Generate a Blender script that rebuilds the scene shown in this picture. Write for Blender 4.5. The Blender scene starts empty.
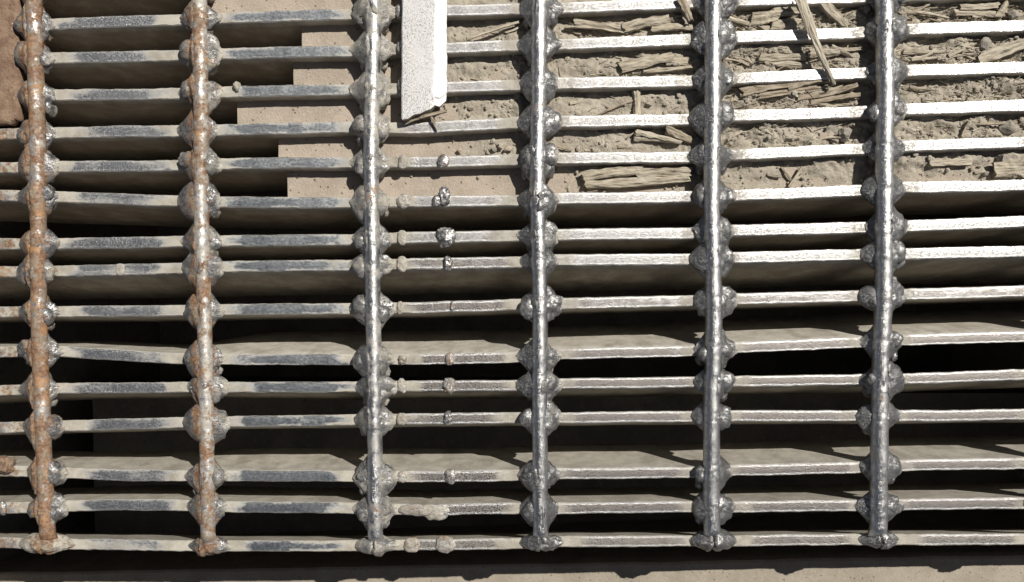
import bpy, bmesh, math, random
from mathutils import Vector, Matrix, noise

S = 0.001            # one plan unit = one millimetre
scene = bpy.context.scene
COL = scene.collection

# ------------------------------------------------------------------ camera
F, PPX, PPY, NX, NY, H = 796.0, 512.0, 360.0, 537.0, 330.0, 796.0
nc = -Vector((NX-PPX, PPY-NY, -F)).normalized()        # world up, in camera axes
xc = (Vector((1, 0, 0)) - nc*nc.x).normalized()
yc = nc.cross(xc)
M = Matrix((xc, yc, nc))                               # camera axes -> world axes
cam_d = bpy.data.cameras.new('camera')
cam_d.sensor_width = 36.0
cam_d.lens = 36.0*F/1024.0
cam_d.shift_y = (PPY-291.0)/1024.0
cam_d.clip_start, cam_d.clip_end = 0.01, 100.0
cam = bpy.data.objects.new('camera', cam_d)
COL.objects.link(cam)
cam.matrix_world = Matrix.Translation((0, 0, H*S)) @ M.to_4x4()
scene.camera = cam

# ------------------------------------------------------------------ sky, sun, exposure
SUN = Vector((0.65, 0.57, 1.0)).normalized()
elev = math.asin(SUN.z)
azim = math.atan2(SUN.x, SUN.y)
world = bpy.data.worlds.new('World')
scene.world = world
world.use_nodes = True
wn = world.node_tree
bg = wn.nodes['Background']
sky = wn.nodes.new('ShaderNodeTexSky')
sky.sky_type = 'NISHITA'
sky.sun_disc = False
sky.sun_elevation = elev
sky.sun_rotation = azim
sky.air_density = 0.5
sky.dust_density = 0.3
hs = wn.nodes.new('ShaderNodeHueSaturation')            # white balance set for sunlit steel: a paler sky
hs.inputs['Saturation'].default_value = 0.55
wn.links.new(sky.outputs[0], hs.inputs['Color'])
wn.links.new(hs.outputs[0], bg.inputs[0])
bg.inputs[1].default_value = 0.05
sun_d = bpy.data.lights.new('sun', 'SUN')
sun_d.energy = 5.0
sun_d.angle = math.radians(0.5)
sun_d.color = (1.0, 0.955, 0.88)
sun = bpy.data.objects.new('sun', sun_d)
COL.objects.link(sun)
sun.rotation_euler = SUN.to_track_quat('Z', 'Y').to_euler()
scene.view_settings.view_transform = 'Standard'
scene.view_settings.look = 'None'
scene.view_settings.exposure = 0.25
scene.view_settings.gamma = 1.0
scene.render.engine = 'CYCLES'
scene.cycles.max_bounces = 8
scene.cycles.diffuse_bounces = 3
scene.cycles.use_denoising = True

# ------------------------------------------------------------------ helpers
def W(px, py, z=0.0):
    """where the sight line of a picture point meets the level z (all in mm)"""
    d = M @ Vector((px-PPX, PPY-py, -F))
    t = (z-H)/d.z
    return Vector((d.x*t, d.y*t, z))

def N(x, y, z=0.0):
    return noise.noise(Vector((x, y, z)))

def fbm(x, y, z=0.0, o=4):
    return noise.fractal(Vector((x, y, z)), 1.0, 2.0, o)

def sm(a, b, x):
    t = min(1, max(0, (x-a)/(b-a)))
    return t*t*(3-2*t)

def interp(xs, ys, x):
    if x <= xs[0]:
        return ys[0] + (ys[1]-ys[0])*(x-xs[0])/(xs[1]-xs[0])
    for i in range(len(xs)-1):
        if x <= xs[i+1]:
            return ys[i] + (ys[i+1]-ys[i])*(x-xs[i])/(xs[i+1]-xs[i])
    n = len(xs)-1
    return ys[n] + (ys[n]-ys[n-1])*(x-xs[n])/(xs[n]-xs[n-1])

def mesh_obj(name, verts, faces, mat, parent=None, smooth=True, attrs=None):
    """verts in mm"""
    me = bpy.data.meshes.new(name)
    me.from_pydata([(v[0]*S, v[1]*S, v[2]*S) for v in verts], [], faces)
    if smooth:
        me.polygons.foreach_set('use_smooth', [True]*len(me.polygons))
    for k, vals in (attrs or {}).items():
        a = me.attributes.new(k, 'FLOAT', 'POINT')
        a.data.foreach_set('value', vals)
    for m in (mat if isinstance(mat, (list, tuple)) else [mat]):
        me.materials.append(m)
    me.update()
    o = bpy.data.objects.new(name, me)
    COL.objects.link(o)
    if parent:
        o.parent = parent
    return o

def fix_normals(o):
    bm = bmesh.new(); bm.from_mesh(o.data)
    bmesh.ops.recalc_face_normals(bm, faces=bm.faces)
    bm.to_mesh(o.data); bm.free()

def tag(o, label=None, cat=None, group=None, kind=None):
    for k, v in (('label', label), ('category', cat), ('group', group), ('kind', kind)):
        if v:
            o[k] = v
    return o

def empty(name, loc=(0, 0, 0), parent=None):
    o = bpy.data.objects.new(name, None)
    o.empty_display_size = 0.05
    o.location = [c*S for c in loc]
    COL.objects.link(o)
    if parent:
        o.parent = parent
    return o

_ico = {}
def ico(sub):
    if sub not in _ico:
        bm = bmesh.new()
        bmesh.ops.create_icosphere(bm, subdivisions=sub, radius=1.0)
        bm.verts.index_update()
        _ico[sub] = ([v.co.copy() for v in bm.verts], [[v.index for v in f.verts] for f in bm.faces])
        bm.free()
    return _ico[sub]

def box_geo(x0, x1, y0, y1, z0, z1):
    v = [(x0, y0, z0), (x1, y0, z0), (x1, y1, z0), (x0, y1, z0), (x0, y0, z1), (x1, y0, z1), (x1, y1, z1), (x0, y1, z1)]
    f = [(0, 3, 2, 1), (4, 5, 6, 7), (0, 1, 5, 4), (1, 2, 6, 5), (2, 3, 7, 6), (3, 0, 4, 7)]
    return v, f

# ------------------------------------------------------------------ materials
class NT:
    def __init__(self, name):
        self.m = bpy.data.materials.new(name)
        self.m.use_nodes = True
        self.t = self.m.node_tree
        self.p = self.t.nodes['Principled BSDF']
        self.out = self.t.nodes['Material Output']
    def n(self, typ, **kw):
        nd = self.t.nodes.new(typ)
        for k, v in kw.items():
            setattr(nd, k, v)
        return nd
    def l(self, a, b):
        self.t.links.new(a, b)
    def setin(self, sock, v):
        if isinstance(v, (int, float, tuple)):
            sock.default_value = v if not isinstance(v, tuple) or len(v) != 3 or sock.type == 'VECTOR' else (*v, 1)
        else:
            self.l(v, sock)
    def coord(self, scale=(1, 1, 1)):
        g = self.n('ShaderNodeNewGeometry')
        mp = self.n('ShaderNodeMapping')
        mp.inputs['Scale'].default_value = scale
        self.l(g.outputs['Position'], mp.inputs['Vector'])
        return mp.outputs[0]
    def noise(self, scale, detail=4, rough=0.55, stretch=(1, 1, 1), dist=0.0):
        nd = self.n('ShaderNodeTexNoise')
        nd.inputs['Scale'].default_value = scale
        nd.inputs['Detail'].default_value = detail
        nd.inputs['Roughness'].default_value = rough
        nd.inputs['Distortion'].default_value = dist
        self.l(self.coord(stretch), nd.inputs['Vector'])
        return nd.outputs[0]
    def attr(self, name):
        nd = self.n('ShaderNodeAttribute')
        nd.attribute_name = name
        return nd.outputs['Fac']
    def math(self, op, a, b=0.0, c=0.0, clamp=False):
        nd = self.n('ShaderNodeMath', operation=op, use_clamp=clamp)
        for i, v in enumerate((a, b, c)):
            self.setin(nd.inputs[i], v)
        return nd.outputs[0]
    def ramp(self, fac, a, b, lo=0.0, hi=1.0):
        nd = self.n('ShaderNodeMapRange', interpolation_type='SMOOTHSTEP')
        self.setin(nd.inputs['Value'], fac)
        for k, v in (('From Min', a), ('From Max', b), ('To Min', lo), ('To Max', hi)):
            nd.inputs[k].default_value = v
        return nd.outputs[0]
    def mix(self, fac, a, b):
        nd = self.n('ShaderNodeMix', data_type='RGBA')
        self.setin(nd.inputs[0], fac)
        self.setin(nd.inputs[6], a)
        self.setin(nd.inputs[7], b)
        return nd.outputs[2]
    def bump(self, h, strength, dist):
        nd = self.n('ShaderNodeBump')
        nd.inputs['Strength'].default_value = strength
        nd.inputs['Distance'].default_value = dist
        self.l(h, nd.inputs['Height'])
        self.l(nd.outputs[0], self.p.inputs['Normal'])
        return nd.outputs[0]
    def set(self, **kw):
        for k, v in kw.items():
            self.setin(self.p.inputs[k.replace('_', ' ')], v)
        return self.m

DUST = (0.425, 0.395, 0.335)
DUST2 = (0.31, 0.285, 0.24)
RUST = (0.13, 0.07, 0.04)
RUST2 = (0.27, 0.152, 0.08)

def steel(name, base, base2, r0, r1, bumpd, wear_scale=420, metal=1.0, pit=0.6, pit_at=0.56, fine_k=0.35, galv=False):
    """bare steel, pitted and scuffed, under attribute-driven dust and rust"""
    k = NT(name)
    big = k.noise(60, 4, 0.6)
    mid = k.noise(wear_scale, 5, 0.65, (0.6, 1, 1))
    fine = k.noise(1500, 3, 0.6)
    pits = k.noise(620, 4, 0.75, (0.8, 1, 1))
    dn = k.math('ADD', k.math('MULTIPLY', mid, 0.55), k.math('MULTIPLY', big, 0.45))
    dust = k.ramp(k.math('ADD', k.attr('dust'), k.math('MULTIPLY', k.math('SUBTRACT', dn, 0.5), 0.9 if galv else 1.5)), 0.2 if galv else 0.25, 0.7 if galv else 0.75)
    rn = k.noise(190, 5, 0.65)
    rust = k.ramp(k.math('ADD', k.attr('rust'), k.math('MULTIPLY', k.math('SUBTRACT', rn, 0.5), 1.7)), 0.3, 0.7)
    pm = k.ramp(pits, pit_at-0.06, pit_at+0.06)
    if galv:
        gm = k.attr('galv')
        pm = k.math('MULTIPLY', pm, k.math('SUBTRACT', 1.0, k.math('MULTIPLY', gm, 0.85)))
    scuff = k.ramp(k.noise(95, 4, 0.6), 0.4, 0.62)
    col = k.mix(k.ramp(mid, 0.35, 0.65), base, base2)
    col = k.mix(k.math('MULTIPLY', pm, k.math('ADD', 0.25, k.math('MULTIPLY', scuff, pit))), col, tuple(x*(0.6 if galv else 0.42) for x in base2))
    if galv:
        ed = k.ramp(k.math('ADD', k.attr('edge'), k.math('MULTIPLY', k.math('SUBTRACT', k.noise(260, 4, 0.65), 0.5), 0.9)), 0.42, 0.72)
        dl = k.ramp(k.math('ADD', k.attr('dull'), k.math('MULTIPLY', k.math('SUBTRACT', k.noise(150, 5, 0.65, (0.5, 1, 1)), 0.5), 1.3)), 0.3, 0.7)
        dl = k.math('MULTIPLY', dl, k.math('SUBTRACT', 1.0, ed))
        col = k.mix(dl, col, (0.25, 0.23, 0.215))
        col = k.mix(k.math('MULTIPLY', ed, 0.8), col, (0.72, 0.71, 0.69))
        streak = k.noise(75, 5, 0.6, (0.35, 1, 1))
        zinc = k.mix(k.ramp(streak, 0.34, 0.64), (0.37, 0.39, 0.402), (0.54, 0.555, 0.56))
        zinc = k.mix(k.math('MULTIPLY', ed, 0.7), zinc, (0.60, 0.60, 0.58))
        col = k.mix(gm, col, zinc)
    dcol = k.mix(k.ramp(big, 0.35, 0.65), DUST, DUST2)
    dcol = k.mix(k.ramp(fine, 0.5, 0.75), dcol, (0.50, 0.47, 0.41))
    dcol = k.mix(k.ramp(pits, 0.6, 0.72, 0, 0.5), dcol, (0.2, 0.18, 0.15))
    dcol = k.mix(k.ramp(k.noise(38, 5, 0.65, (1, 1, 0.45)), 0.48, 0.68, 0, 0.5), dcol, (0.19, 0.165, 0.13))
    if galv:
        gr = k.ramp(k.math('ADD', k.attr('shade_brown'), k.math('MULTIPLY', k.math('SUBTRACT', k.noise(45, 4, 0.6), 0.5), 0.8)), 0.15, 0.85)
        dcol = k.mix(gr, dcol, (0.20, 0.163, 0.122))  # brown shade tint mixed into the bar sides' colour
    rcol = k.mix(k.ramp(k.noise(320, 5, 0.7), 0.4, 0.62), RUST, RUST2)
    rcol = k.mix(k.ramp(k.noise(80, 4, 0.65), 0.44, 0.62), rcol, (0.215, 0.165, 0.115))
    rcol = k.mix(k.ramp(k.noise(55, 3, 0.6), 0.56, 0.68, 0, 0.8), rcol, (0.36, 0.195, 0.085))
    rcol = k.mix(k.ramp(pits, 0.54, 0.66, 0, 0.85), rcol, (0.10, 0.065, 0.045))
    c = k.mix(dust, col, dcol)
    c = k.mix(rust, c, rcol)
    cover = k.math('MAXIMUM', dust, rust)
    rough = k.ramp(mid, 0.3, 0.7, r0, r1)
    rough = k.math('ADD', rough, k.math('MULTIPLY', pm, 0.12))
    rough = k.math('ADD', rough, k.math('MULTIPLY', cover, 0.3), 0, True)
    hgt = k.math('ADD', k.math('MULTIPLY', mid, 0.6), k.math('MULTIPLY', fine, fine_k))
    hgt = k.math('SUBTRACT', hgt, k.math('MULTIPLY', pm, 0.3))
    hgt = k.math('ADD', hgt, k.math('MULTIPLY', cover, 0.25))
    k.bump(hgt, 0.9, bumpd)
    return k.set(Base_Color=c, Metallic=k.math('MULTIPLY', k.math('SUBTRACT', 1.0, cover), metal), Roughness=rough)

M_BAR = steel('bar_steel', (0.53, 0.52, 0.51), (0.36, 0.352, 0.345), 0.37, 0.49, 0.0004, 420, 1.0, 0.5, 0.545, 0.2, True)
M_ROD = steel('rod_steel', (0.66, 0.65, 0.635), (0.42, 0.415, 0.405), 0.28, 0.40, 0.0003, 170, 1.0, 0.5, 0.57, 0.12)
M_WELD = steel('weld_steel', (0.32, 0.318, 0.315), (0.17, 0.168, 0.166), 0.38, 0.58, 0.0013, 170, 1.0, 0.4, 0.58, 0.22)
M_BEAD = steel('bead_steel', (0.46, 0.45, 0.44), (0.28, 0.27, 0.265), 0.36, 0.52, 0.0008, 220, 1.0, 0.6, 0.57, 0.25)

def earthy(name, a, b, c, bump=0.0015, s1=70, s2=500, rough=0.95, pit=0.0):
    k = NT(name)
    n1 = k.noise(s1, 5, 0.6)
    n2 = k.noise(s2, 4, 0.7)
    n3 = k.noise(s2*1.25, 3, 0.65)
    col = k.mix(k.ramp(n1, 0.35, 0.65), a, b)
    col = k.mix(k.ramp(n2, 0.55, 0.75), col, c)
    col = k.mix(k.ramp(n3, 0.63, 0.70, 0, 0.8), col, tuple(x*0.45 for x in b))
    h = k.math('ADD', k.math('MULTIPLY', n2, 0.6), k.math('MULTIPLY', n3, 0.3))
    if pit:
        pv = k.n('ShaderNodeTexVoronoi'); pv.inputs['Scale'].default_value = 210
        k.l(k.coord(), pv.inputs['Vector'])
        wn_ = k.n('ShaderNodeTexWhiteNoise'); k.l(pv.outputs['Position'], wn_.inputs['Vector'])
        rad = k.math('MULTIPLY', k.ramp(wn_.outputs['Value'], 0.45, 1.0, 0.0, 1.0), 0.26)
        hole = k.math('MULTIPLY', k.ramp(k.math('SUBTRACT', rad, pv.outputs['Distance']), 0.0, 0.08), pit)
        col = k.mix(hole, col, tuple(x*0.5 for x in b))
        h = k.math('SUBTRACT', h, hole)
    k.bump(h, 0.8, bump)
    return k.set(Base_Color=col, Roughness=rough)

M_CONC = earthy('weathered_concrete', (0.385, 0.325, 0.265), (0.31, 0.262, 0.21), (0.44, 0.385, 0.325), 0.002, 40, 420, 0.95, 0.9)
M_SOIL = earthy('dry_soil', (0.385, 0.345, 0.28), (0.30, 0.265, 0.212), (0.44, 0.40, 0.335), 0.003, 60, 420)
M_KERB = earthy('dusty_kerb', (0.33, 0.29, 0.232), (0.265, 0.23, 0.18), (0.39, 0.35, 0.29), 0.0010, 30, 300, 0.95, 0.6)
M_PIT = earthy('pit_concrete', (0.25, 0.225, 0.185), (0.18, 0.16, 0.135), (0.32, 0.29, 0.24), 0.002, 14, 120)
M_STONE = earthy('stone', (0.30, 0.27, 0.225), (0.22, 0.2, 0.17), (0.38, 0.35, 0.3), 0.0006, 200, 900)
M_PLATE = earthy('rusted_plate', (0.24, 0.16, 0.105), (0.15, 0.09, 0.058), (0.30, 0.225, 0.165), 0.0035, 70, 240, 0.85)

def wood(name, a, b, c):
    k = NT(name)
    at = k.n('ShaderNodeAttribute'); at.attribute_name = 'grain'
    mp = k.n('ShaderNodeMapping'); mp.inputs['Scale'].default_value = (70, 360, 360)
    k.l(at.outputs['Vector'], mp.inputs['Vector'])
    nd = k.n('ShaderNodeTexNoise'); nd.inputs['Scale'].default_value = 1.0; nd.inputs['Detail'].default_value = 5
    k.l(mp.outputs[0], nd.inputs['Vector'])
    f = nd.outputs[0]
    n1 = k.noise(130, 4)
    col = k.mix(k.ramp(f, 0.38, 0.62), a, b)
    col = k.mix(k.ramp(n1, 0.5, 0.7, 0, 0.7), col, c)
    col = k.mix(k.ramp(f, 0.6, 0.7), col, tuple(x*0.4 for x in b))
    k.bump(f, 1.0, -0.0025)
    return k.set(Base_Color=col, Roughness=0.9)

M_WOOD = wood('weathered_wood', (0.42, 0.37, 0.285), (0.27, 0.23, 0.172), (0.37, 0.335, 0.275))
M_BARK = wood('old_bark', (0.33, 0.275, 0.205), (0.19, 0.155, 0.11), (0.38, 0.33, 0.26))
M_STRAW = wood('pale_straw', (0.46, 0.41, 0.32), (0.31, 0.27, 0.205), (0.41, 0.37, 0.30))

def paint():
    k = NT('flaking_white_paint')
    g = k.noise(700, 4, 0.6)
    sp = k.noise(1000, 3, 0.7, (1.0, 0.6, 1))
    big = k.noise(40, 4)
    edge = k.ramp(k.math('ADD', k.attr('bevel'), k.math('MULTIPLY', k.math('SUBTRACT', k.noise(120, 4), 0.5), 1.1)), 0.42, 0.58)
    sel = k.math('MULTIPLY', k.ramp(sp, 0.53, 0.58), k.math('SUBTRACT', 1.0, edge), 0, True)
    sel = k.math('MULTIPLY', sel, k.ramp(big, 0.3, 0.55, 0.45, 0.95))
    col = k.mix(k.ramp(g, 0.4, 0.7), (0.60, 0.59, 0.575), (0.50, 0.49, 0.48))
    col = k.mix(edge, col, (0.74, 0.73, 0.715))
    col = k.mix(sel, col, (0.22, 0.215, 0.21))
    k.bump(k.math('ADD', k.math('MULTIPLY', sp, -0.6), g), 0.5, 0.0006)
    return k.set(Base_Color=col, Roughness=0.75)
M_PAINT = paint()

# ------------------------------------------------------------------ measured layout (picture points on the grating's top plane)
BX = [0, 58, 120, 178, 240, 350, 420, 512, 556, 688, 735, 855, 905, 1024]
BARS = [
    [25, 23.4, 21, 19.6, 17, 13.7, 11, 8.6, 7.6, 2.7, 0.4, -3, -5, -9],
    [59, 57.7, 56, 55, 53, 50.5, 48.5, 45.4, 44, 39.5, 36.8, 32.6, 29, 25.4],
    [95.5, 94.8, 94, 93.5, 91.2, 89.7, 88, 85, 83.2, 80.8, 77.7, 73, 70.4, 67],
    [134, 132.6, 131, 130.6, 129, 127, 128, 122.5, 121.3, 119.6, 115.5, 111.7, 109, 105],
    [167.4, 166.3, 165.6, 165.3, 163, 162, 162, 160, 158, 156.7, 154.6, 149, 146, 141.6],
    [195, 196.5, 199, 200.6, 202, 202.5, 201, 200.6, 198.4, 196.5, 195, 190.5, 187, 185],
    [243.6, 243.6, 242.6, 241.6, 240.5, 239.5, 237, 236, 234.4, 233, 230.2, 227.5, 225.8, 221.3],
    [271.5, 271, 269.5, 268, 266, 265, 263.6, 262, 259.8, 258.8, 257.4, 254.3, 253.6, 251],
    [312, 311.7, 311, 310.6, 309.4, 308.6, 307.6, 304.8, 303.8, 300.7, 299, 296, 294.5, 291],
    [352, 351.5, 355.5, 358.8, 359.8, 359.8, 359.5, 358, 354.5, 351.2, 347.8, 342.6, 340, 336.8],
    [390.7, 388.3, 387.8, 387.3, 387, 387, 385.6, 385.6, 383.8, 382, 381.4, 379.4, 378.7, 374.6],
    [427.7, 426, 424.5, 422.5, 421.3, 420, 418.8, 417.7, 417.7, 416.4, 415.7, 415.7, 415.7, 414.6],
    [471.3, 473, 475.5, 476.5, 476, 476.5, 477, 476, 474, 473, 470.7, 468, 465.5, 463.8],
    [508.5, 506.4, 505, 505.7, 507, 508.5, 510, 508.5, 508.5, 506.7, 507, 505.7, 504.7, 503.3],
    [542.8, 544.2, 545, 546, 546, 546, 545, 543.5, 541.8, 541, 540.8, 539.4, 539.4, 539.4],
]
# how far the foot of each bar stands off its top edge, down the picture: left end, from x=300 on
LEAN = [(4, 2), (4, 2), (5, 3), (5, 3), (6, 3), (9, 8), (8, 8), (19, 20), (4, 3), (-4, -23), (14, 17), (14, 15), (0, -8), (5, 6), (21, 21)]
T, DEPTH = 11.2, 102.0
RODY = [-100, 0, 35, 100, 150, 200, 300, 350, 400, 450, 500, 545]
RODS = [
    [30, 33.5, 35, 36.5, 38, 38, 38.7, 40, 42, 43.8, 45.8, 48],
    [198, 199.5, 200, 201, 201, 201, 203.8, 205, 206, 207, 207.6, 208],
    [374, 373.4, 373.5, 372, 371, 371.6, 372.8, 373.8, 374.4, 374.8, 375, 375.4],
    [540, 539.5, 539.2, 538.8, 537.5, 537.2, 540, 540, 539.6, 540, 540.2, 541],
    [713, 713, 713, 713, 712, 711.6, 713.8, 713.8, 711.6, 711.4, 711.4, 712],
    [884, 884, 884.5, 885, 884.2, 884, 883.5, 881, 879.8, 879.2, 878.6, 878],
    [1058, 1058, 1058, 1058, 1057, 1057, 1055, 1053, 1051, 1049, 1047, 1045],
]
RODR = [7.4, 7.2, 7.5, 7.7, 8.2, 8.4, 8.4]
RODRUST = [0.72, 0.48, 0.16, 0.0, 0.0, 0.0, 0.0]
RODDUST = [0.5, 0.62, 0.42, 0.14, 0.12, 0.08, 0.0]
# two more bars beyond the top of the picture
ext = []
for q in (2, 1):
    ext.append([b - 37.5*q for b in BARS[0]])
ALLB = ext + BARS
ALLL = [(3, 2), (3, 2)] + LEAN

def bar_xy(i, px):
    y = interp(BX, ALLB[i], px)
    return W(px, y, 0)

def rod_x(j, py):
    return interp(RODY, RODS[j], py)

def seg_info(px, py):
    """distance to the nearest rod, and signed side"""
    return min(((px - rod_x(j, py)) for j in range(7)), key=abs)

# ------------------------------------------------------------------ setting: ground, pit, kerb, concrete ledge, soil
def sheet(name, mat, x0, x1, y0, y1, z):
    o = mesh_obj(name, [(x0, y0, z), (x1, y0, z), (x1, y1, z), (x0, y1, z)], [(0, 1, 2, 3)], mat, smooth=False)
    return o

XL, XR, YT, YB = -690.0, 672.0, 378.0, -300.0
BIG = 6000.0
gv, gf = [], []
for (x0, x1, y0, y1) in ((-BIG, XL, -BIG, BIG), (XR, BIG, -BIG, BIG), (XL, XR, YT, BIG), (XL, XR, -BIG, YB-160)):
    b = len(gv)
    gv += [(x0, y0, -14), (x1, y0, -14), (x1, y1, -14), (x0, y1, -14)]
    gf.append((b, b+1, b+2, b+3))
tag(mesh_obj('ground', gv, gf, M_SOIL, smooth=False), kind='structure')

def walls():
    v, f = [], []
    for bx in ((XL-40, XL, YB-170, YT+40, -700, -15), (XR, XR+40, YB-170, YT+40, -700, -15), (XL, XR, YT, YT+40, -700, -15)):
        a, b = box_geo(*bx); n = len(v)
        v += a; f += [tuple(q+n for q in t) for t in b]
    return mesh_obj('pit_wall', v, f, M_PIT, smooth=False)
tag(walls(), kind='structure')
tag(sheet('pit_floor', M_PIT, XL, XR, YB-170, YT, -640), kind='structure')
sl = W(94, 470, -300)
v, f = box_geo(sl.x, XR-1, YB-120, W(500, 392, -300).y, -640, -300)
tag(mesh_obj('pit_step', v, f, M_PIT, smooth=False), kind='structure')

def kerb():
    v, f = [], []
    n = 150
    for i in range(n+1):
        px = -260 + 1560*i/n
        z = -143 + 66*px/1024
        p = W(px, interp([0, 1024], [573, 556], px), z)
        wob = N(px*0.02, 1.3)*1.2 + N(px*0.11, 4.3)*0.5
        v += [(p.x, p.y+wob, z-500), (p.x, p.y+wob, z-2), (p.x, p.y+wob-2.5, z), (p.x, p.y-60, z), (p.x, p.y-240, z+60)]
        if i:
            a, b = 5*(i-1), 5*i
            for q in range(4):
                f.append((a+q, a+q+1, b+q+1, b+q))
    o = mesh_obj('kerb', v, f, M_KERB, smooth=False)
    return tag(o, kind='structure')
kerb()

ledge = tag(empty('concrete_ledge', W(640, 100, -14)), kind='structure')
LEDGE_START = [207, 207, 207, 302, 294, 237.5, 278.5, 287.5]      # one strip in each gap, from beyond the top down to the bar at y=200
L0 = ledge.location / S
for g in range(7):
    xs = LEDGE_START[g+1] if g > 0 else 207
    za = -13.5 - 0.5*(g % 2)
    v, f = [], []
    n = 150
    x1 = 1225
    for i in range(n+1):
        px = xs + (x1-xs)*i/n
        a, b = bar_xy(g, px), bar_xy(g+1, px)
        e = W(px, 200, za)
        ex = (W(xs + (x1-xs)*i/n, interp(BX, ALLB[g+1], px)-10, za)).x
        j = 1.2*N(i*0.9, g*3.1) if i else 0
        for (t, z) in ((0.0, za-55), (0.0, za), (0.2, za), (0.5, za + 0.25*N(px*0.05, g)), (0.8, za), (1.0, za), (1.0, za-55)):
            y = a.y + (b.y-a.y)*t
            xx = ex + (0.9*N(t*7, g*2.7) if i == 0 else 0)
            v.append((xx-L0.x, y-L0.y, z-L0.z))
        if i:
            p, q = 7*(i-1), 7*i
            for r in range(6):
                f.append((p+r, q+r, q+r+1, p+r+1))
    f.append(tuple(range(7)))
    o = mesh_obj('concrete_strip', v, f, M_CONC, ledge, smooth=False)
    fix_normals(o)

def soil_h(px, py, wx, wy):
    right = sm(520, 640, px)*sm(190, 150, py) + 0.75*sm(640, 760, px)*sm(182, 150, py)
    mid = sm(420, 470, px)*sm(150, 100, py)
    amp = 1.1 + 3.3*max(right, mid*0.9)
    h = amp*(fbm(wx*0.035, wy*0.06, 1.7, 4)*0.9 + 0.15) + 0.5*amp*abs(N(wx*0.16, wy*0.16, 7.1)) + 0.35*fbm(wx*0.5, wy*0.5, 3.3, 2)*min(amp, 2)
    base = -13.2 + 1.2*right
    return min(base + h, -4.5)

def soil():
    v, f = [], []
    for g in range(7):
        start = 384 if g < 6 else 470
        cols = int((1210-start)/1.6)
        rows = 24
        base = len(v)
        for i in range(cols+1):
            px = start + (1210-start)*i/cols
            a, b = bar_xy(g, px), bar_xy(g+1, px)
            ya, yb = interp(BX, ALLB[g], px), interp(BX, ALLB[g+1], px)
            for r in range(rows+1):
                t = r/rows
                wx, wy = a.x*0.985, a.y + (b.y-a.y)*t
                z = soil_h(px, ya+(yb-ya)*t, wx, wy)
                z -= 6*sm(start+10, start, px) + 2.6*sm(500, 420, px)*sm(2.5, 4.5, g+0.9*N(wx*0.04, wy*0.08, 5.0))
                if g == 6:
                    z -= 0.8 + 1.6*sm(620, 480, px)
                v.append((wx, wy, z))
            if i:
                p, q = base+(rows+1)*(i-1), base+(rows+1)*i
                for r in range(rows):
                    f.append((p+r, p+r+1, q+r+1, q+r))
    return tag(mesh_obj('soil', v, f, M_SOIL), kind='structure')
soil()

# ------------------------------------------------------------------ the welded grating
grating = tag(empty('steel_grating', W(512, 300, 0)),
              'welded steel grating of flat bars under round rods, rusty left and shiny right', 'grating')
G0 = grating.location / S

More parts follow.
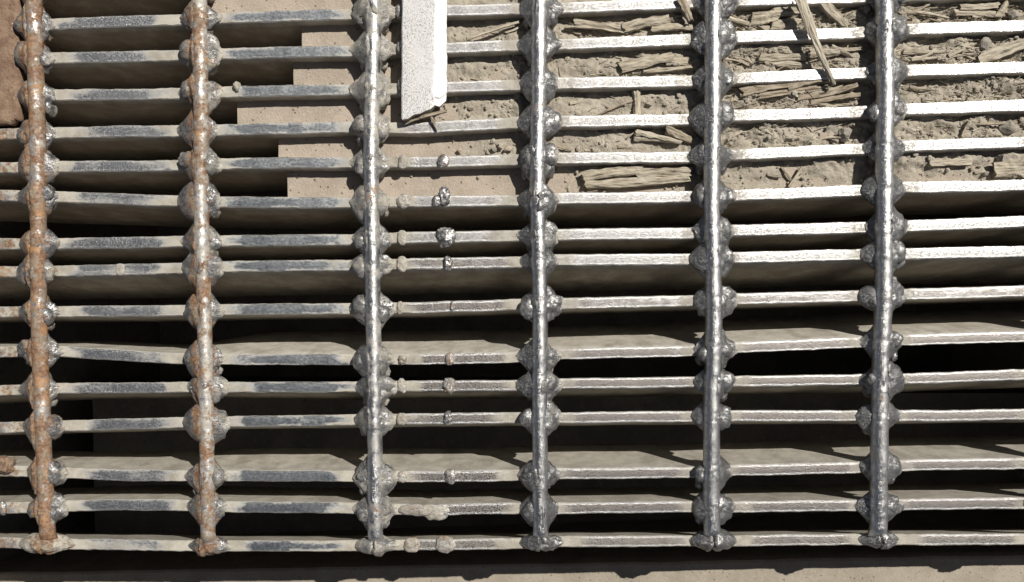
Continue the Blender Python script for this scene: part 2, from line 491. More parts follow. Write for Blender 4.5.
def build_bar(i):
    v, f, du, ru, ga, eg, dl, gm = [], [], [], [], [], [], [], []
    x0, x1, step = -170, 1225, 2.4
    n = int((x1-x0)/step)
    ts = T*(1 + 0.05*N(i*3.7, 1))
    rnear = {(j, sd): 28 + random.Random(i*100+j*2+sd).uniform(-4, 12) for j in range(7) for sd in (False, True)}
    b_real = i-2
    for s in range(n+1):
        px = x0 + (x1-x0)*s/n
        py = interp(BX, ALLB[i], px)
        c = W(px, py, 0)
        dy = 0.5*N(px*0.03, i*5.1) + 0.18*N(px*0.2, i*2.1)
        l, r = ALLL[i]
        if b_real == 9:
            lean = l + (r-l)*sm(120, 260, px)
        elif b_real == 12:
            lean = l + (r-l)*sm(40, 260, px)
        else:
            lean = l + (r-l)*sm(60, 400, px)
        h = ts/2*(1 + 0.05*N(px*0.05, i*1.9))
        e1 = 0.35*N(px*0.12, i*9.1, 1) + 0.25*N(px*0.5, i*4.1, 2)
        e2 = 0.35*N(px*0.12, i*9.1, 5) + 0.25*N(px*0.5, i*4.1, 6)
        zt = 0.25*N(px*0.08, i*6.3)
        b1, b2 = 0.8+0.6*abs(N(px*0.07, i, 3)), 0.8+0.6*abs(N(px*0.07, i, 8))
        prof = [(h, -DEPTH), (h, -40), (h, -14), (h+e1, -b1-0.4), (h-b1+e1, zt-0.1), (h*0.3, zt+0.08), (-h*0.3, zt+0.08), (-h+b2-e2, zt-0.1), (-h-e2, -b2-0.4), (-h, -14), (-h, -40), (-h, -DEPTH)]
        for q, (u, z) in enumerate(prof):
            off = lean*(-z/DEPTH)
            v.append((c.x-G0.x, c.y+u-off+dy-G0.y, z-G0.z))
            top = 3 < q < 8
            d = abs(seg_info(px, py))
            nl = rnear[(min(range(7), key=lambda j: abs(px-rod_x(j, py))), px > rod_x(min(range(7), key=lambda j: abs(px-rod_x(j, py))), py))]
            near = sm(nl+9, nl-4, d + 5*N(px*0.1, i*7.7, q*0.4)) if px > 540 else sm(nl+19, nl-6, d + 12*N(px*0.07, i*7.7, q*0.5))
            if not top:
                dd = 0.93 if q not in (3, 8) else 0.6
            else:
                dd = 0.07 + 0.5*near
                if px < 210:
                    dd += 0.14 + 0.34*N(px*0.03, i*7.3, q*0.4)
                elif px < 372:
                    dd += 0.0 + 0.3*N(px*0.03, i*6.9, q*0.5)
                    if q in (4, 7) and N(px*0.03, i*4.4) > 0.05:
                        dd += 0.35
                elif px < 460:
                    dd += 0.14 + 0.25*N(px*0.06, i*2.2)
                elif px < 540:
                    dd += 0.08
                else:
                    dd += 0.05*sm(900, 560, px) - 0.15*near
                    if b_real in (8, 9, 13, 14):
                        dd += 0.06
                if b_real == 14:
                    dd += 0.18
            du.append(max(0, min(1, dd)))
            rr = 0.0
            if px < 45:
                rr = 0.42 + 0.3*N(px*0.08, i*3.1)
            elif px < 95:
                rr = 0.12
            rr += 0.0 if not top else (0.28 if 372 < px < 530 else 0.1 if px < 830 else 0.0)*0.6
            ru.append(max(0, min(1, rr if top else rr*0.7)))
            gm.append((0.55 if b_real < 7 else 0.38 if b_real < 9 else 0.05) if q < 3 or q > 8 else 0.0)  # brown on the upper bars' sides, painted in to deepen their shade
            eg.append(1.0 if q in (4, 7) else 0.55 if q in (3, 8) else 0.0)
            dl.append((sm(5.5, 9.5, b_real)*(0.75 if px > 372 else 0.3) + (0.35 if 372 < px < 530 else 0.0)) if top else 0.0)
            ga.append(sm(385, 372, px)*(0.55 + 0.45*sm(190, 225, px)))
        P = len(prof)
        if s:
            a, b = P*(s-1), P*s
            for q in range(P-1):
                f.append((a+q, a+q+1, b+q+1, b+q))
    P = 12
    f.append(tuple(range(P)))
    f.append(tuple(reversed(range(P*n, P*n+P))))
    o = mesh_obj('bar', v, f, M_BAR, grating, smooth=True, attrs={'dust': du, 'rust': ru, 'galv': ga, 'shade_brown': gm, 'edge': eg, 'dull': dl})
    me = o.data
    fix_normals(o)
    return o

bars = [build_bar(i) for i in range(len(ALLB))]
for o in bars:
    o.data.set_sharp_from_angle(angle=math.radians(32))

RODZ = 6.6
def build_rod(j):
    v, f, du, ru = [], [], [], []
    y0 = -90
    y1 = interp(BX, BARS[14], RODS[j][-1]) + 2
    n, K = int((y1-y0)/1.8), 24
    for s in range(n+1):
        py = y0 + (y1-y0)*s/n
        c = W(rod_x(j, py), py, RODZ)
        dip = 6.5*sm(y1-14, y1, py)
        for q in range(K):
            a = 2*math.pi*q/K
            rust = RODRUST[j]
            r = RODR[j]*(1 + (0.035+0.08*rust)*fbm(math.cos(a)*0.8+j*7, py*0.09, math.sin(a)*0.8, 3))
            nb = min(abs(py-interp(BX, BARS[b], RODS[j][6])) for b in range(15))
            r += sm(17, 6, nb)*(0.2 + 0.6*fbm(math.cos(a)*1.5+j*3, py*0.2, math.sin(a)*1.5, 3))
            if s in (0, n):
                r *= 0.6
            v.append((c.x + math.cos(a)*r + 0.4*N(py*0.05, j) - G0.x, c.y - G0.y, RODZ - dip + math.sin(a)*r*(1 - 0.3*sm(y1-10, y1, py)) - G0.z))
            ru.append(max(0, min(1, rust + 0.42*N(py*0.045, j*3.3, math.sin(a)*0.5))))
            du.append(max(0, min(1, RODDUST[j] + (0.1*sm(190, 120, py) if j == 2 else 0) + 0.25*N(py*0.06, j*5.3, math.cos(a)) - 0.12*math.sin(a))))
        if s:
            p, t = K*(s-1), K*s
            for q in range(K):
                f.append((p+q, p+(q+1) % K, t+(q+1) % K, t+q))
    f.append(tuple(range(K)))
    f.append(tuple(reversed(range(K*n, K*n+K))))
    o = mesh_obj('rod', v, f, M_ROD, grating, attrs={'dust': du, 'rust': ru})
    fix_normals(o)
    return o
rods = [build_rod(j) for j in range(7)]

def blob(c, fn, sub=3, amp=1.6, freq=0.16, seed=0.0):
    vs, fs = ico(sub)
    out = []
    for p in vs:
        q = fn(p)
        d = amp*fbm(q.x*freq+seed, q.y*freq+seed*1.7, q.z*freq+seed*0.6, 4)
        d += amp*0.85*(abs(N(q.x*freq*2.1+seed, q.y*freq*2.1, q.z*freq*2.1)) - 0.2) + amp*0.4*abs(N(q.x*freq*4+seed, q.y*freq*5, q.z*freq*5))
        out.append(c + q + p*d)
    return out, fs

def merge(parts):
    v, f = [], []
    for a, b in parts:
        n = len(v)
        v += a
        f += [tuple(q+n for q in t) for t in b]
    return v, f

RNG = random.Random(11)
def weld(j, i, side):
    """fillet of weld metal in the corner of rod j and bar i; side -1 left, +1 right"""
    py = interp(BX, ALLB[i], rod_x(j, interp(BX, ALLB[i], RODS[j][5])))
    px = rod_x(j, py)
    c = W(px, py, 0)
    rng = random.Random(j*1000 + i*10 + side)
    L = rng.uniform(19, 25)
    hy = rng.uniform(15.5, 22)
    up = rng.uniform(0.75, 1.15)
    dn = rng.uniform(0.9, 1.3)
    zz = rng.uniform(10, 14.5)
    pw = rng.choice((0.75, 0.95, 1.2, 1.5, 1.9))
    hy *= 1 + 0.28*max(0, pw-1.1)
    amp = rng.uniform(1.4, 3.4)
    b_real = i-2
    if (j, b_real) == (5, 8) and side < 0:
        L, hy, pw, amp = 25, 12.5, 0.45, 0.8
    if b_real == 14:
        hy *= 0.55
        dn = 0.7
        if j == 0:
            L, hy, amp = 30, 13, 2.6
    if j == 0 and side > 0 and b_real in (11, 12, 13):
        L, hy, pw, zz = 23, 14, 0.6, 13
    def fn(p):
        a = p.x
        s = max(0.0, a)
        r = math.sqrt(max(1e-6, p.y*p.y + p.z*p.z))
        tgt = (1-s)**pw*0.86 + 0.14*math.sqrt(max(0.0, 1-s*s)) if a > 0 else math.sqrt(max(0, 1-a*a))
        ky, kz = p.y/r*tgt, p.z/r*tgt
        x = 3 + a*(L-3) if a > 0 else 3 + a*5
        floor = 4.2*math.sqrt(max(0.0, 1-s**4))
        y = ky*hy*(up if p.y > 0 else dn)
        if abs(p.y) > 1e-3 and a > 0:
            y += math.copysign(floor*abs(p.y)/r*(s**0.7), p.y)*0.9
        z = kz*zz*(1.0 if p.z > 0 else 1.3) + 1.0*(1-s)
        return Vector((side*x, y, z))
    parts = [blob(c, fn, 4, amp, 0.13, j*3.1+i*1.3+side)]
    if rng.random() < (0.55 if b_real != 14 else 0.0):      # a drip run down from the foot of the fillet
        dx, dy = side*rng.uniform(7, 13), -rng.uniform(8, 12)*dn
        rr = rng.uniform(3.4, 5.2)
        parts.append(blob(c+Vector((dx, dy, rng.uniform(-8, -3))), lambda p: Vector((p.x*rr, p.y*rr*1.5, p.z*rr*1.7)), 3, 1.1, 0.3, i+j))
    if rng.random() < (0.4 if b_real != 14 else 0.0):       # a second pass laid over the first
        dx, dy = side*rng.uniform(8, 12), rng.uniform(-5, 4)
        r2 = rng.uniform(6.5, 9.5)
        k2, k3 = rng.uniform(0.9, 1.5), rng.uniform(0.55, 0.8)
        parts.append(blob(c+Vector((dx, dy, 5)), lambda p: Vector((p.x*r2, p.y*r2*k2, p.z*r2*k3)), 3, 1.6, 0.2, i*2+j))
    v, f = merge(parts)
    dust_b = [0.38, 0.44, 0.52, 0.26, 0.22, 0.2, 0.2][j] + rng.uniform(-0.12, 0.12)
    rust_b = [0.26, 0.24, 0.1, 0.0, 0.0, 0.0, 0.0][j]
    if j == 0 and b_real == 14:
        dust_b, rust_b = 0.9, 0.3
    if j == 2 and b_real < 6:
        dust_b = 0.68
    du, ru = [], []
    for p in v:
        u = abs(p.x-c.x)
        low = sm(2, -9, p.z)
        du.append(max(0, min(1, dust_b*0.75 + 0.45*low + 0.35*sm(L*0.75, L, u) + 0.12*N(p.x*0.1, p.y*0.1, 3))))
        ru.append(max(0, min(1, rust_b + (0.42*sm(15, 6, u) if j < 2 else 0) + 0.25*N(p.x*0.06, p.y*0.06, j*2.0)*(j < 2))))
    o = mesh_obj('weld', [p-G0 for p in v], f, M_WELD, rods[j], attrs={'dust': du, 'rust': ru})
    return o
for j in range(7):
    for i in range(1, len(ALLB)):
        for side in (-1, 1):
            weld(j, i, side)

# old tack beads along the third panel: (bar, x, half length, half width, height, lumpiness, dust, rust)
BEADS = [
    (0, 400, 4, 7, 5, 0.8, 0.3, 0.2), (1, 401, 4, 7.5, 5, 0.8, 0.4, 0.2), (2, 402, 4, 7, 5, 0.8, 0.4, 0.2),
    (4, 403, 4.6, 7.2, 3.6, 0.8, 0.75, 0.25), (4, 443.5, 5.8, 6.8, 4.5, 0.8, 0.1, 0.35),
    (5, 404, 6, 6.8, 3, 1.6, 0.7, 0.35), (5, 437, 4.5, 5.5, 5, 1.0, 0.3, 0.1), (5, 444, 5.5, 9.5, 6, 2.4, 0.2, 0.05),
    (6, 402, 4.6, 7.4, 3, 0.8, 0.85, 0.2), (6, 446, 8.5, 9, 7, 2.6, 0.35, 0.05),
    (7, 402, 5, 8, 3, 0.9, 0.85, 0.2), (7, 448, 4, 7, 5, 1.8, 0.3, 0.1),
    (8, 400, 3, 6.6, 2.5, 0.8, 0.8, 0.3), (8, 452, 1.6, 6, 1.6, 0.5, 0.1, 0.3),
    (9, 403, 4.5, 4.5, 4, 1.2, 0.7, 0.4), (9, 450, 4.4, 6.4, 3, 0.9, 0.6, 0.4),
    (10, 402, 4.6, 7, 3.5, 1.2, 0.75, 0.3), (10, 449, 5.5, 8, 4, 1.8, 0.5, 0.3),
    (11, 401.5, 5, 6, 3.5, 1.1, 0.75, 0.3), (11, 448, 3.2, 7, 3.5, 1.4, 0.2, 0.2),
    (12, 402, 4.2, 6, 3.5, 1.3, 0.7, 0.35), (12, 450.5, 5.6, 7.4, 4.5, 1.3, 0.45, 0.2),
    (13, 424, 26, 6.2, 3.5, 1.1, 0.7, 0.3), (13, 436, 12, 6, 3, 1.0, 0.75, 0.3),
    (14, 412, 8.2, 7.4, 3, 0.8, 0.75, 0.35), (14, 445.5, 10, 8.4, 3.5, 1.0, 0.7, 0.4),
    (12, 6, 9, 9, 8, 1.7, 0.5, 0.75), (13, 2, 5, 7, 5, 1.5, 0.5, 0.5), (2, 237, 3.0, 5.0, 5, 1.2, 0.85, 0.2),
    (7, 120, 4.5, 5.9, 0.9, 0.4, 0.75, 0.3),
]
for n, (b, px, lx, ly, hz, amp, du0, ru0) in enumerate(BEADS):
    c = W(px, interp(BX, BARS[b], px), 0.3)
    if b == 12 and px < 20: c.y += 7
    if b == 5 and px == 444: c.y += 4
    if b == 2: c.y += 4
    if b == 13 and px == 436: c.y -= 4.5
    v, f = blob(c, lambda p: Vector((math.copysign(abs(p.x)**0.8, p.x)*lx, math.copysign(abs(p.y)**0.8, p.y)*ly, p.z*hz*0.8)), 4, amp*1.0, 0.22, n*2.3)
    mesh_obj('weld_bead', [p-G0-bars[b+2].location/S for p in v], f, M_BEAD, bars[b+2],
             attrs={'dust': [du0*0.85]*len(v), 'rust': [ru0]*len(v)})

def edge_plate():
    """rusted plate at the top left corner, its lower edge torn"""
    n, m = 46, 60
    v, f = [], []
    for i in range(n+1):
        for k in range(m+1):
            px = -175 + (18-(-175))*i/n
            ylow = 124 + 1.5*N(px*0.1, 3) - 4.5*sm(8, 18, px) + 3*N(px*0.25, 8)*sm(-30, 10, px)
            py = -110 + (ylow+110)*k/m
            xj = (0.8*N(py*0.06, 2) + 0.5*N(py*0.3, 6))*(i/n)
            p = W(px+xj, py, 1.5)
            z = 1.5 + 0.9*fbm(p.x*0.05, p.y*0.05, 2.2, 4) + 0.4*N(p.x*0.3, p.y*0.3)
            if i == n or k == m:
                z -= 0.9
            v.append((p.x-G0.x, p.y-G0.y, z-G0.z))
    for i in range(n):
        for k in range(m):
            a = i*(m+1)+k
            f.append((a, a+1, a+m+2, a+m+1))
    rim = [n*(m+1)+k for k in range(m+1)] + [i*(m+1)+m for i in range(n-1, -1, -1)]
    base = len(v)
    for r in rim:
        x, y, z = v[r]; v.append((x-0.8, y+0.8, -9-G0.z))
    for t in range(len(rim)-1):
        f.append((rim[t], rim[t+1], base+t+1, base+t))
    o = mesh_obj('edge_plate', v, f, M_PLATE, grating)
    fix_normals(o)
edge_plate()

# ------------------------------------------------------------------ the white lath
def lath():
    root = tag(empty('lath', W(423, 40, 3)), 'white painted wooden lath with a broken end lying across the upper bars', 'lath')
    o0 = root.location/S
    cols = [401.5, 402.5, 408, 414, 420, 426, 430, 433.5, 435.5, 440, 444.5, 446.5]
    zs = [9.6, 10.6, 10.8, 10.8, 10.9, 10.8, 10.6, 10.3, 9.7, 8.0, 6.2, 4.6]
    endy = [118.5, 119.5, 118.5, 114.5, 113.5, 110.5, 109.5, 107, 105, 106.5, 103, 101]
    n = 90
    v, f, bev, mi = [], [], [], []
    C = len(cols)
    for s in range(n+1):
        t = s/n
        for k in range(C):
            ey = endy[k]
            py = -95 + (ey+95)*t
            p = W(cols[k] + 0.45*N(py*0.05, k*0.2) - 0.006*py*(1 if k < 8 else 0.2) + (0.5 if k < 8 else 0) + (1.3*N(py*0.055, 3.0) + 0.7*N(py*0.17, 5.0) if k > 7 else 0), py, zs[k] + 0.35*N(py*0.04, k*0.4) - (1.5 if s > n-4 and k > 6 else 0))
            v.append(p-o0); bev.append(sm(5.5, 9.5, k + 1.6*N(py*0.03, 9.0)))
    for s in range(n):
        for k in range(C-1):
            a = s*C+k
            f.append((a, a+C, a+C+1, a+1)); mi.append(0)
    base = len(v)
    for idx in [s*C for s in range(n+1)] + [n*C+k for k in range(1, C)] + [s*C+C-1 for s in range(n-1, -1, -1)]:
        q = v[idx]; v.append(Vector((q.x, q.y, 1.6-o0.z))); bev.append(0)
    loop = [s*C for s in range(n+1)] + [n*C+k for k in range(1, C)] + [s*C+C-1 for s in range(n-1, -1, -1)]
    for t in range(len(loop)-1):
        f.append((loop[t], loop[t+1], base+t+1, base+t)); mi.append(1 if n <= t < n+C-1 else 0)
    o = mesh_obj('board', v, f, [M_PAINT, M_WOOD], root, smooth=False, attrs={'bevel': bev})
    o.data.polygons.foreach_set('material_index', mi)
    fix_normals(o)
lath()

# ------------------------------------------------------------------ wood, straw, stones
def splinter_geo(p0, p1, w, th, rng, w1=None, n=16, K=12, bend=None):
    """fibrous splinter from p0 to p1 (mm): ridged along the grain, ends torn"""
    ax = p1-p0; L = ax.length; ax.normalize()
    sd = Vector((0, 0, 1)).cross(ax)
    if sd.length < 1e-4: sd = Vector((1, 0, 0))
    sd.normalize(); up = ax.cross(sd)
    w1 = w if w1 is None else w1
    ridge = [1 + rng.uniform(-0.27, 0.22) for _ in range(K)]
    tear0 = [rng.uniform(0, 1.3) for _ in range(K)]
    tear1 = [rng.uniform(0, 1.3) for _ in range(K)]
    bow = (rng.uniform(-0.03, 0.03) if bend is None else bend)*L
    sd0 = rng.uniform(0, 99)
    v, f, g = [], [], []
    for s in range(n+1):
        t = s/n
        ww = (w + (w1-w)*t)*(1 + 0.3*N(t*5, sd0))
        for k in range(K):
            a = 2*math.pi*k/K
            ca, sa = math.cos(a), math.sin(a)
            y = math.copysign(abs(ca)**0.6, ca)*ww/2*ridge[k]
            z = math.copysign(abs(sa)**0.6, sa)*th/2*ridge[k]
            x = t*L
            if s == 0: x -= tear0[k]*w*0.5
            if s == 1: x -= 0.3*tear0[k]*w*0.5
            if s == n: x += tear1[k]*w1*0.5
            q = p0 + ax*x + sd*(y + 0.07*ww*N(t*9, k*1.3, sd0) + bow*math.sin(math.pi*t)) + up*(z + 0.13*th*N(t*6, k*0.9, sd0))
            v.append(q); g.append((x*S, y*S, (z + sd0)*S))
        if s:
            a, b = K*(s-1), K*s
            for k in range(K):
                f.append((a+k, a+(k+1) % K, b+(k+1) % K, b+k))
    f.append(tuple(reversed(range(K)))); f.append(tuple(range(K*n, K*n+K)))
    return v, f, g

def wood_obj(name, geos, mat, label, cat, group=None):
    v, f, g = [], [], []
    for a, b, c in geos:
        n = len(v); v += a; f += [tuple(q+n for q in t) for t in b]; g += c
    c0 = sum(v, Vector())/len(v)
    o = mesh_obj(name, [p-c0 for p in v], f, mat, smooth=False)
    at = o.data.attributes.new('grain', 'FLOAT_VECTOR', 'POINT')
    at.data.foreach_set('vector', [x for t in g for x in t])
    o.location = c0*S
    tag(o, label, cat, group)
    fix_normals(o)
    return o

SR = random.Random(5)
def spl(x0, y0, z0, x1, y1, z1, w, th, w1=None, **k):
    return splinter_geo(W(x0, y0, z0), W(x1, y1, z1), w, th, SR, w1, **k)

WD, BK, ST = M_WOOD, M_BARK, M_STRAW
# each entry: name, material, [strips], label, category
CHIPS = [
 ('wood_splinter', ST, [(800, -2, 10, 834, 84, 3.5, 10.5, 4.5, 2.5)], 'long tapering splinter leaning across two bars left of the rightmost rod', 'splinter'),
 ('wood_splinter', WD, [(814, -6, -2, 843, 25, -6, 11, 6, 8)], 'thick split stick in the top gap beside the long leaning splinter', 'splinter'),
 ('wood_chip', WD, [(585, 176.5, -8, 640, 170.5, -8, 9, 6), (588, 185, -8, 686, 178.5, -8, 8, 6)], 'long grooved pale wood piece lowest in the dirt between the fourth and fifth rods', 'wood chip'),
 ('wood_chip', WD, [(640, 174, -7.4, 688, 171.5, -7, 10, 5, 8)], 'short wood piece butted against the right of the long grooved piece', 'wood chip'),
 ('wood_chip', WD, [(622, 67.5, -7, 668, 58, -6, 12, 7, 10), (645, 72, -7, 690, 67, -7.5, 4, 4)], 'blocky broken wood chip in the second gap left of the fifth rod', 'wood chip'),
 ('wood_chip', WD, [(668, 60, -7, 684, 62, -7, 11, 6, 8)], 'small squarish wood chip close to the fifth rod in the second gap', 'wood chip'),
 ('bark_strip', WD, [(577, 24, -6, 626, 31, -8, 8, 5, 6), (566, 27, -7, 580, 27, -7, 3, 3)], 'long flat bark strip at the top gap right of the fourth rod', 'bark'),
 ('bark_strip', WD, [(626, 28, -6, 665, 20, -6, 9, 5, 8)], 'pale curved bark strip in the middle of the top gap between fourth and fifth rods', 'bark'),
 ('bark_strip', WD, [(655, 28, -7, 693, 28, -6, 9, 4, 6)], 'flat bark strip ending against the fifth rod in the top gap', 'bark'),
 ('wood_chip', BK, [(682, 1, 2, 690, 19, 0, 10, 6, 6)], 'brown oblong chip standing against the fifth rod at the top edge', 'wood chip'),
 ('wood_chip', ST, [(636, 92, -6, 637, 113, -9, 7, 4, 7)], 'small upright pale chip in the third gap between the fourth and fifth rods', 'wood chip'),
 ('twig', BK, [(598, 115, -9.5, 632, 101, -8, 2.6, 2.2, 2)], 'thin dark twig leaning to the small upright pale chip', 'twig'),
 ('wood_splinter', ST, [(637, 132, -5, 680, 142, -7, 5, 4, 4), (636, 139, -7, 676, 142, -8, 4, 4, 3)], 'pale frayed splinter in the fourth gap left of the fifth rod', 'splinter'),
 ('bark_chip', BK, [(670, 131, -4, 688, 139, -6, 10, 5, 8)], 'dark rounded bark chip beside the pale frayed splinter', 'bark'),
 ('twig', BK, [(549, 143, -8, 571, 150, -9, 3.2, 2.5, 2)], 'short dark twig in the fourth gap touching the fourth rod weld', 'twig'),
 ('twig', ST, [(468, 39, -6, 518, 22.5, -4, 3.6, 2.6, 2.6)], 'straight pale twig in the top gap right of the white lath', 'twig'),
 ('wood_chip', WD, [(754, 19, -6, 776, 15, -6, 13, 6, 11)], 'squarish wood chip in the top gap right of the fifth rod', 'wood chip'),
 ('wood_chip', WD, [(776, 25, -6, 795, 24, -6, 11, 5)], 'square wood chip in the top gap left of the long leaning splinter', 'wood chip'),
 ('wood_chip', WD, [(775, 13, -5, 793, 11, -5, 9, 5)], 'small flat chip topmost in the top gap between fifth and sixth rods', 'wood chip'),
 ('wood_splinter', ST, [(727, 18, -6, 772, 30, -8, 4, 3, 3)], 'thin splinter slanting under the squarish chip right of the fifth rod', 'splinter'),
 ('wood_chip', WD, [(762, 58, -7, 804, 57, -7, 8, 5, 7), (766, 63, -8, 810, 66, -8.5, 4, 3)], 'layered wood strip in the second gap right of the fifth rod', 'wood chip'),
 ('wood_chip', WD, [(811, 53, -6, 836, 52, -6, 8, 5, 7)], 'wood strip in the second gap behind the long leaning splinter', 'wood chip'),
 ('wood_splinter', WD, [(832, 47, -5, 852, 57, -7, 4, 4, 3), (836, 50, -6, 860, 49, -6, 4, 3)], 'crossed splinters in the second gap against the sixth rod', 'splinter'),
 ('bark_strip', BK, [(745, 93, -6, 790, 84, -5, 9, 5, 8), (760, 96, -7, 824, 88, -6, 6, 5, 5), (790, 86, -5, 826, 79, -3, 8, 5, 6)], 'large shredded bark strip in the third gap left of the splinter tip', 'bark'),
 ('bark_strip', BK, [(800, 98, -6, 855, 86, -4, 7, 4, 5), (812, 102, -7, 858, 95, -5, 6, 4, 4), (838, 92, -4, 856, 84, -2, 4, 3, 2)], 'frayed fibrous bark piece in the third gap below the splinter tip', 'bark'),
 ('straw', ST, [(905, 11, -6, 948, 18, -7, 3.4, 2.4, 2.2)], 'straw stalk slanting in the top gap right of the sixth rod', 'straw'),
 ('wood_splinter', WD, [(962, 7, -6, 996, 5, -6, 6, 4), (957, 13, -7, 996, 15, -7, 6, 4)], 'flat pair of joined splinters in the top gap near the right edge', 'splinter'),
 ('wood_chip', WD, [(999, 15, -6, 1005, 5, -6, 8, 5, 6)], 'small upturned chip in the top gap at the right edge', 'wood chip'),
 ('wood_chip', ST, [(984, 59, -7, 1030, 42, -4, 11, 6, 10)], 'pale slanting wood piece in the second gap at the right edge', 'wood chip'),
 ('wood_splinter', WD, [(905, 52, -7, 972, 51, -7, 4, 3, 2.5), (912, 60, -8, 975, 54, -7, 3, 3, 2)], 'long thin fibre bundle in the second gap right of the sixth rod', 'splinter'),
 ('wood_chip', ST, [(932, 164, -8, 968, 162, -8, 6, 3.5)], 'flat pale chip in the fifth gap right of the sixth rod', 'wood chip'),
 ('wood_chip', WD, [(1000, 170, -7, 1032, 168, -6, 14, 7, 14)], 'chunky grooved wood piece at the right edge in the fifth gap', 'wood chip'),
 ('twig', BK, [(781, 168, -10, 792, 182, -11, 2.6, 2.2, 2)], 'short dark twig in the fifth gap right of the fifth rod', 'twig'),
 ('wood_chip', WD, [(790, 185, -10, 801, 168, -9, 4, 3, 3)], 'small pale chip slanting up from the dark twig in the fifth gap', 'wood chip'),
 ('twig', BK, [(962, 136, -8, 968, 122, -6, 3, 2.6, 2)], 'short upright twig in the fourth gap right of the sixth rod', 'twig'),
 ('wood_splinter', BK, [(980, 124, -7, 1016, 122, -7, 3, 2.5, 2)], 'thin dark stick lying level in the fourth gap at the right', 'splinter'),
 ('bark_strip', BK, [(405, 123, 2.5, 424, 116, 5, 3.4, 3, 3), (422, 117, 5, 445, 111.5, 5, 3.4, 3, 2.6)], 'dark torn bark strip hanging at the broken end of the white lath', 'bark'),
 ('twig', BK, [(431, 116, 4.5, 437, 130, 2.5, 2.6, 2.2, 1.8)], 'short dark twig on the bar just below the white lath', 'twig'),
]
for nm, mt, strips, lab, cat in CHIPS:
    wood_obj(nm, [spl(*s) for s in strips], mt, lab, cat)

# smaller splinters, shared by cell of the grating (same look, nothing tells them apart)
CELLS = [('before the fifth rod', 552, 694), ('before the sixth rod', 724, 864), ('right of the sixth rod', 900, 1020), ('beside the white lath', 455, 522)]
GAPN = ['top', 'second', 'third', 'fourth', 'fifth']
COUNT = {(0, 0): 9, (0, 1): 7, (0, 2): 5, (0, 3): 3, (0, 4): 2, (1, 0): 18, (1, 1): 18, (1, 2): 20, (1, 3): 6, (1, 4): 2, (2, 0): 20, (2, 1): 16, (2, 2): 7, (2, 3): 5, (2, 4): 3, (3, 0): 4, (3, 1): 2}
def gap_point(g, px, t, lift):
    a, b = bar_xy(g+2, px), bar_xy(g+3, px)
    y = a.y + (b.y-a.y)*t
    py = interp(BX, BARS[g], px)*(1-t) + interp(BX, BARS[g+1], px)*t
    return Vector((a.x*0.985, y, soil_h(px, py, a.x*0.985, y) + lift))
used_text = set()
for (ci, g), cnt in COUNT.items():
    place, xa, xb = CELLS[ci]
    for q in range(int(cnt*0.75+0.5)):
        for attempt in range(40):                           # no two in one cell that read alike
            px = SR.uniform(xa+6, xb-10)
            Ls = SR.uniform(7, 26)*(1.3 if ci in (1, 2) and g < 3 else 0.8)
            an = SR.gauss(0, 0.35)
            dy = max(-8, min(8, math.sin(an)*Ls))
            w = SR.uniform(1.1, 4.2)
            mt = SR.choice([WD, WD, ST, BK])
            hue = 'dark' if mt is BK else 'pale' if mt is ST else 'grey-brown'
            size = ('long' if Ls > 22 else 'short' if Ls < 14 else 'medium') + (' broad' if w > 3 else ' thin')
            part = 'left' if px < xa+(xb-xa)*0.36 else 'right' if px > xa+(xb-xa)*0.68 else 'middle'
            pose = 'level' if abs(dy) < 2.5 else 'rising' if dy > 0 else 'sloping'
            text = '%s %s splinter lying %s, %s of the %s gap %s' % (size, hue, pose, part, GAPN[g], place)
            if text not in used_text:
                break
        used_text.add(text)
        p0 = gap_point(g, px, SR.uniform(0.38, 0.80), SR.uniform(-0.3, 1.6))
        p1 = p0 + Vector((math.cos(an)*Ls, dy, SR.uniform(-1.2, 1.6)))
        wood_obj('small_splinter', [splinter_geo(p0, p1, w, SR.uniform(0.9, 2.0), SR, w*SR.uniform(0.3, 0.9), n=7, K=8, bend=SR.uniform(-0.12, 0.12))], mt,
                 text, 'splinter', 'small splinters, %s gap, %s' % (GAPN[g], place))

STONES = [
 (822, 136, 5, 'pale round pebble in the fourth gap left of the sixth rod', M_CONC),
 (829, 133, 5.5, 'pale pebble topmost of the cluster left of the sixth rod', M_CONC),
 (833, 131, 6.5, 'dark grey stone in the cluster left of the sixth rod', M_STONE),
 (845, 135, 9, 'large dark grey stone in the fourth gap beside the sixth rod', M_STONE),
 (834, 141, 5, 'small grey stone lowest of the cluster left of the sixth rod', M_STONE),
 (986, 44, 7.5, 'brown flattish stone in the second gap near the right edge', M_STONE),
 (1008, 127, 8, 'grey-brown stone in the fourth gap near the right edge', M_STONE),
 (1012, 15, 8, 'rounded stone in the top gap at the right edge', M_STONE),
 (500, 146, 5, 'small pale pebble in the fourth gap left of the fourth rod', M_CONC),
 (508, 149, 5, 'pale pebble nearest the fourth rod in the fourth gap', M_CONC),
 (494, 149, 3.5, 'tiny dark pebble in the fourth gap left of the fourth rod', M_STONE),
 (459, 150, 3, 'lone tiny pebble in the middle of the fourth gap right of the third rod', M_CONC),
 (471, 108, 3, 'tiny pebble in the third gap right of the white lath', M_CONC),
 (632, 73.5, 4, 'small round pebble under the blocky chip in the second gap', M_STONE),
 (640, 72, 4, 'second small round pebble under the blocky chip in the second gap', M_STONE),
 (648, 104, 4, 'pebble right of the small upright pale chip in the third gap', M_CONC),
 (927, 98, 3.2, 'tiny white pebble in the third gap right of the sixth rod', M_CONC),
 (986, 174, 4, 'dark pebble low in the fifth gap near the right edge', M_STONE),
 (1002, 160, 7, 'dark stone above the chunky wood piece at the right edge', M_STONE),
]
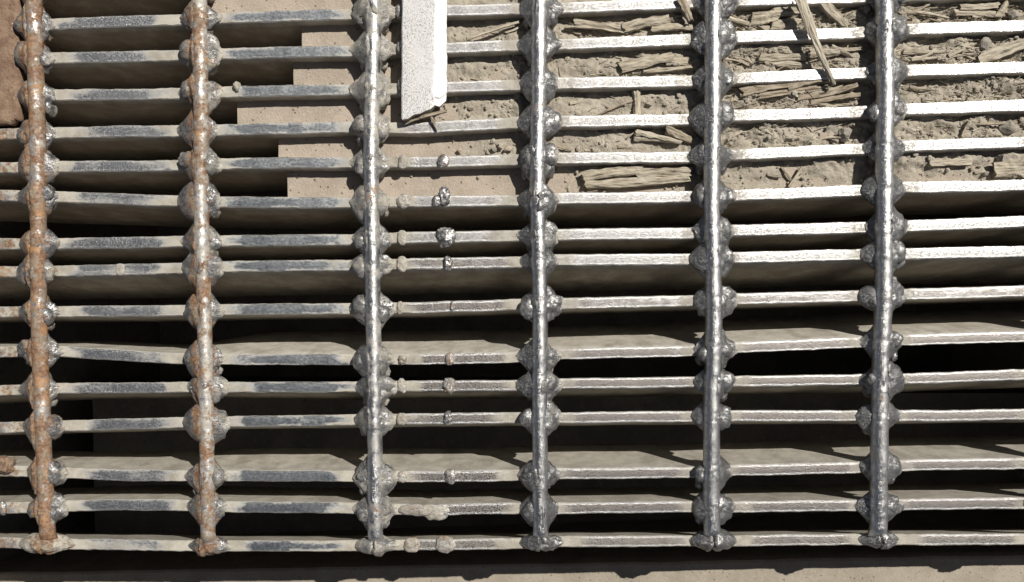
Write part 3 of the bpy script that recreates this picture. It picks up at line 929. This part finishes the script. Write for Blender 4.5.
for n, (px, py, r, lab, mt) in enumerate(STONES):
    z = -11.5 + r*0.45
    c = W(px, py, z)
    rs = random.Random(n)
    k = (rs.uniform(0.85, 1.2), rs.uniform(0.75, 1.0), rs.uniform(0.6, 0.85))
    planes = [(Vector((rs.gauss(0, 1), rs.gauss(0, 1), rs.gauss(0, 1))).normalized(), rs.uniform(0.45, 0.8)) for _ in range(11)]
    def rock(p):
        for nn, dd in planes:
            e = p.dot(nn) - dd
            if e > 0:
                p = p - nn*e
        return Vector((p.x*r*k[0], p.y*r*k[1], p.z*r*k[2]))
    v, f = blob(Vector(), rock, 3, r*0.05, 2.0/r, n*3.3)
    o = mesh_obj('pebble', v, f, mt, smooth=False)
    o.location = c*S
    tag(o, lab, 'pebble')

# uncountable crumbs and straw dust
def crumbs():
    rng = random.Random(9)
    vs, fs = ico(1)
    v, f = [], []
    for q in range(5200):
        g = rng.choice([0, 0, 1, 1, 2, 2, 3, 3, 4]) if rng.random() < 0.95 else -1
        px = rng.uniform(400, 1060)
        if g >= 0:
            bare = (g >= 3 and px < 480) or (g == 4 and px < 560)
            if bare and rng.random() < 0.8: continue
        dens = 0.35 + 0.65*sm(-0.15, 0.35, N(px*0.03, g*3.1))
        if rng.random() > dens: continue
        p = gap_point(g, px, rng.uniform(0.12, 0.95), 0)
        r = 0.55 + 2.3*rng.random()**4
        n = len(v)
        sx, sy, sz = rng.uniform(0.7, 1.4), rng.uniform(0.7, 1.3), rng.uniform(0.5, 0.9)
        for a in vs:
            j = 1 + 0.3*N(a.x*2+q, a.y*2, a.z*2)
            v.append((p.x+a.x*r*sx*j, p.y+a.y*r*sy*j, p.z+r*0.35+a.z*r*sz*j))
        f += [tuple(t+n for t in w) for w in fs]
    return tag(mesh_obj('soil_crumbs', v, f, M_SOIL, smooth=False), kind='stuff')
crumbs()

def straw():
    rng = random.Random(21)
    v, f, gr = [], [], []
    for q in range(1700):
        px = rng.choice([rng.uniform(560, 690), rng.uniform(725, 862), rng.uniform(725, 862), rng.uniform(900, 1060), rng.uniform(900, 1060)])
        g = rng.choice([0, 0, 0, 1, 1, 2, 2, 3])
        if px < 700 and rng.random() < 0.6: continue
        p = gap_point(g, px, rng.uniform(0.2, 0.9), rng.uniform(0.2, 1.6))
        an = rng.gauss(0, 0.5)
        L = rng.uniform(3, 13)
        d = Vector((math.cos(an), math.sin(an), rng.uniform(-0.1, 0.12)))
        s = Vector((-d.y, d.x, 0))*rng.uniform(0.2, 0.6)
        u = Vector((0, 0, rng.uniform(0.3, 0.7)))
        n = len(v)
        for e in (p, p+d*L):
            v += [e-s, e+s, e+u]
            gr += [(0, q*0.001, 0)]*3
        f += [(n, n+2, n+1), (n+3, n+4, n+5), (n, n+1, n+4, n+3), (n+1, n+2, n+5, n+4), (n+2, n, n+3, n+5)]
    o = mesh_obj('straw_litter', v, f, M_STRAW, smooth=False)
    at = o.data.attributes.new('grain', 'FLOAT_VECTOR', 'POINT')
    at.data.foreach_set('vector', [x for t in gr for x in t])
    return tag(o, kind='stuff')
straw()
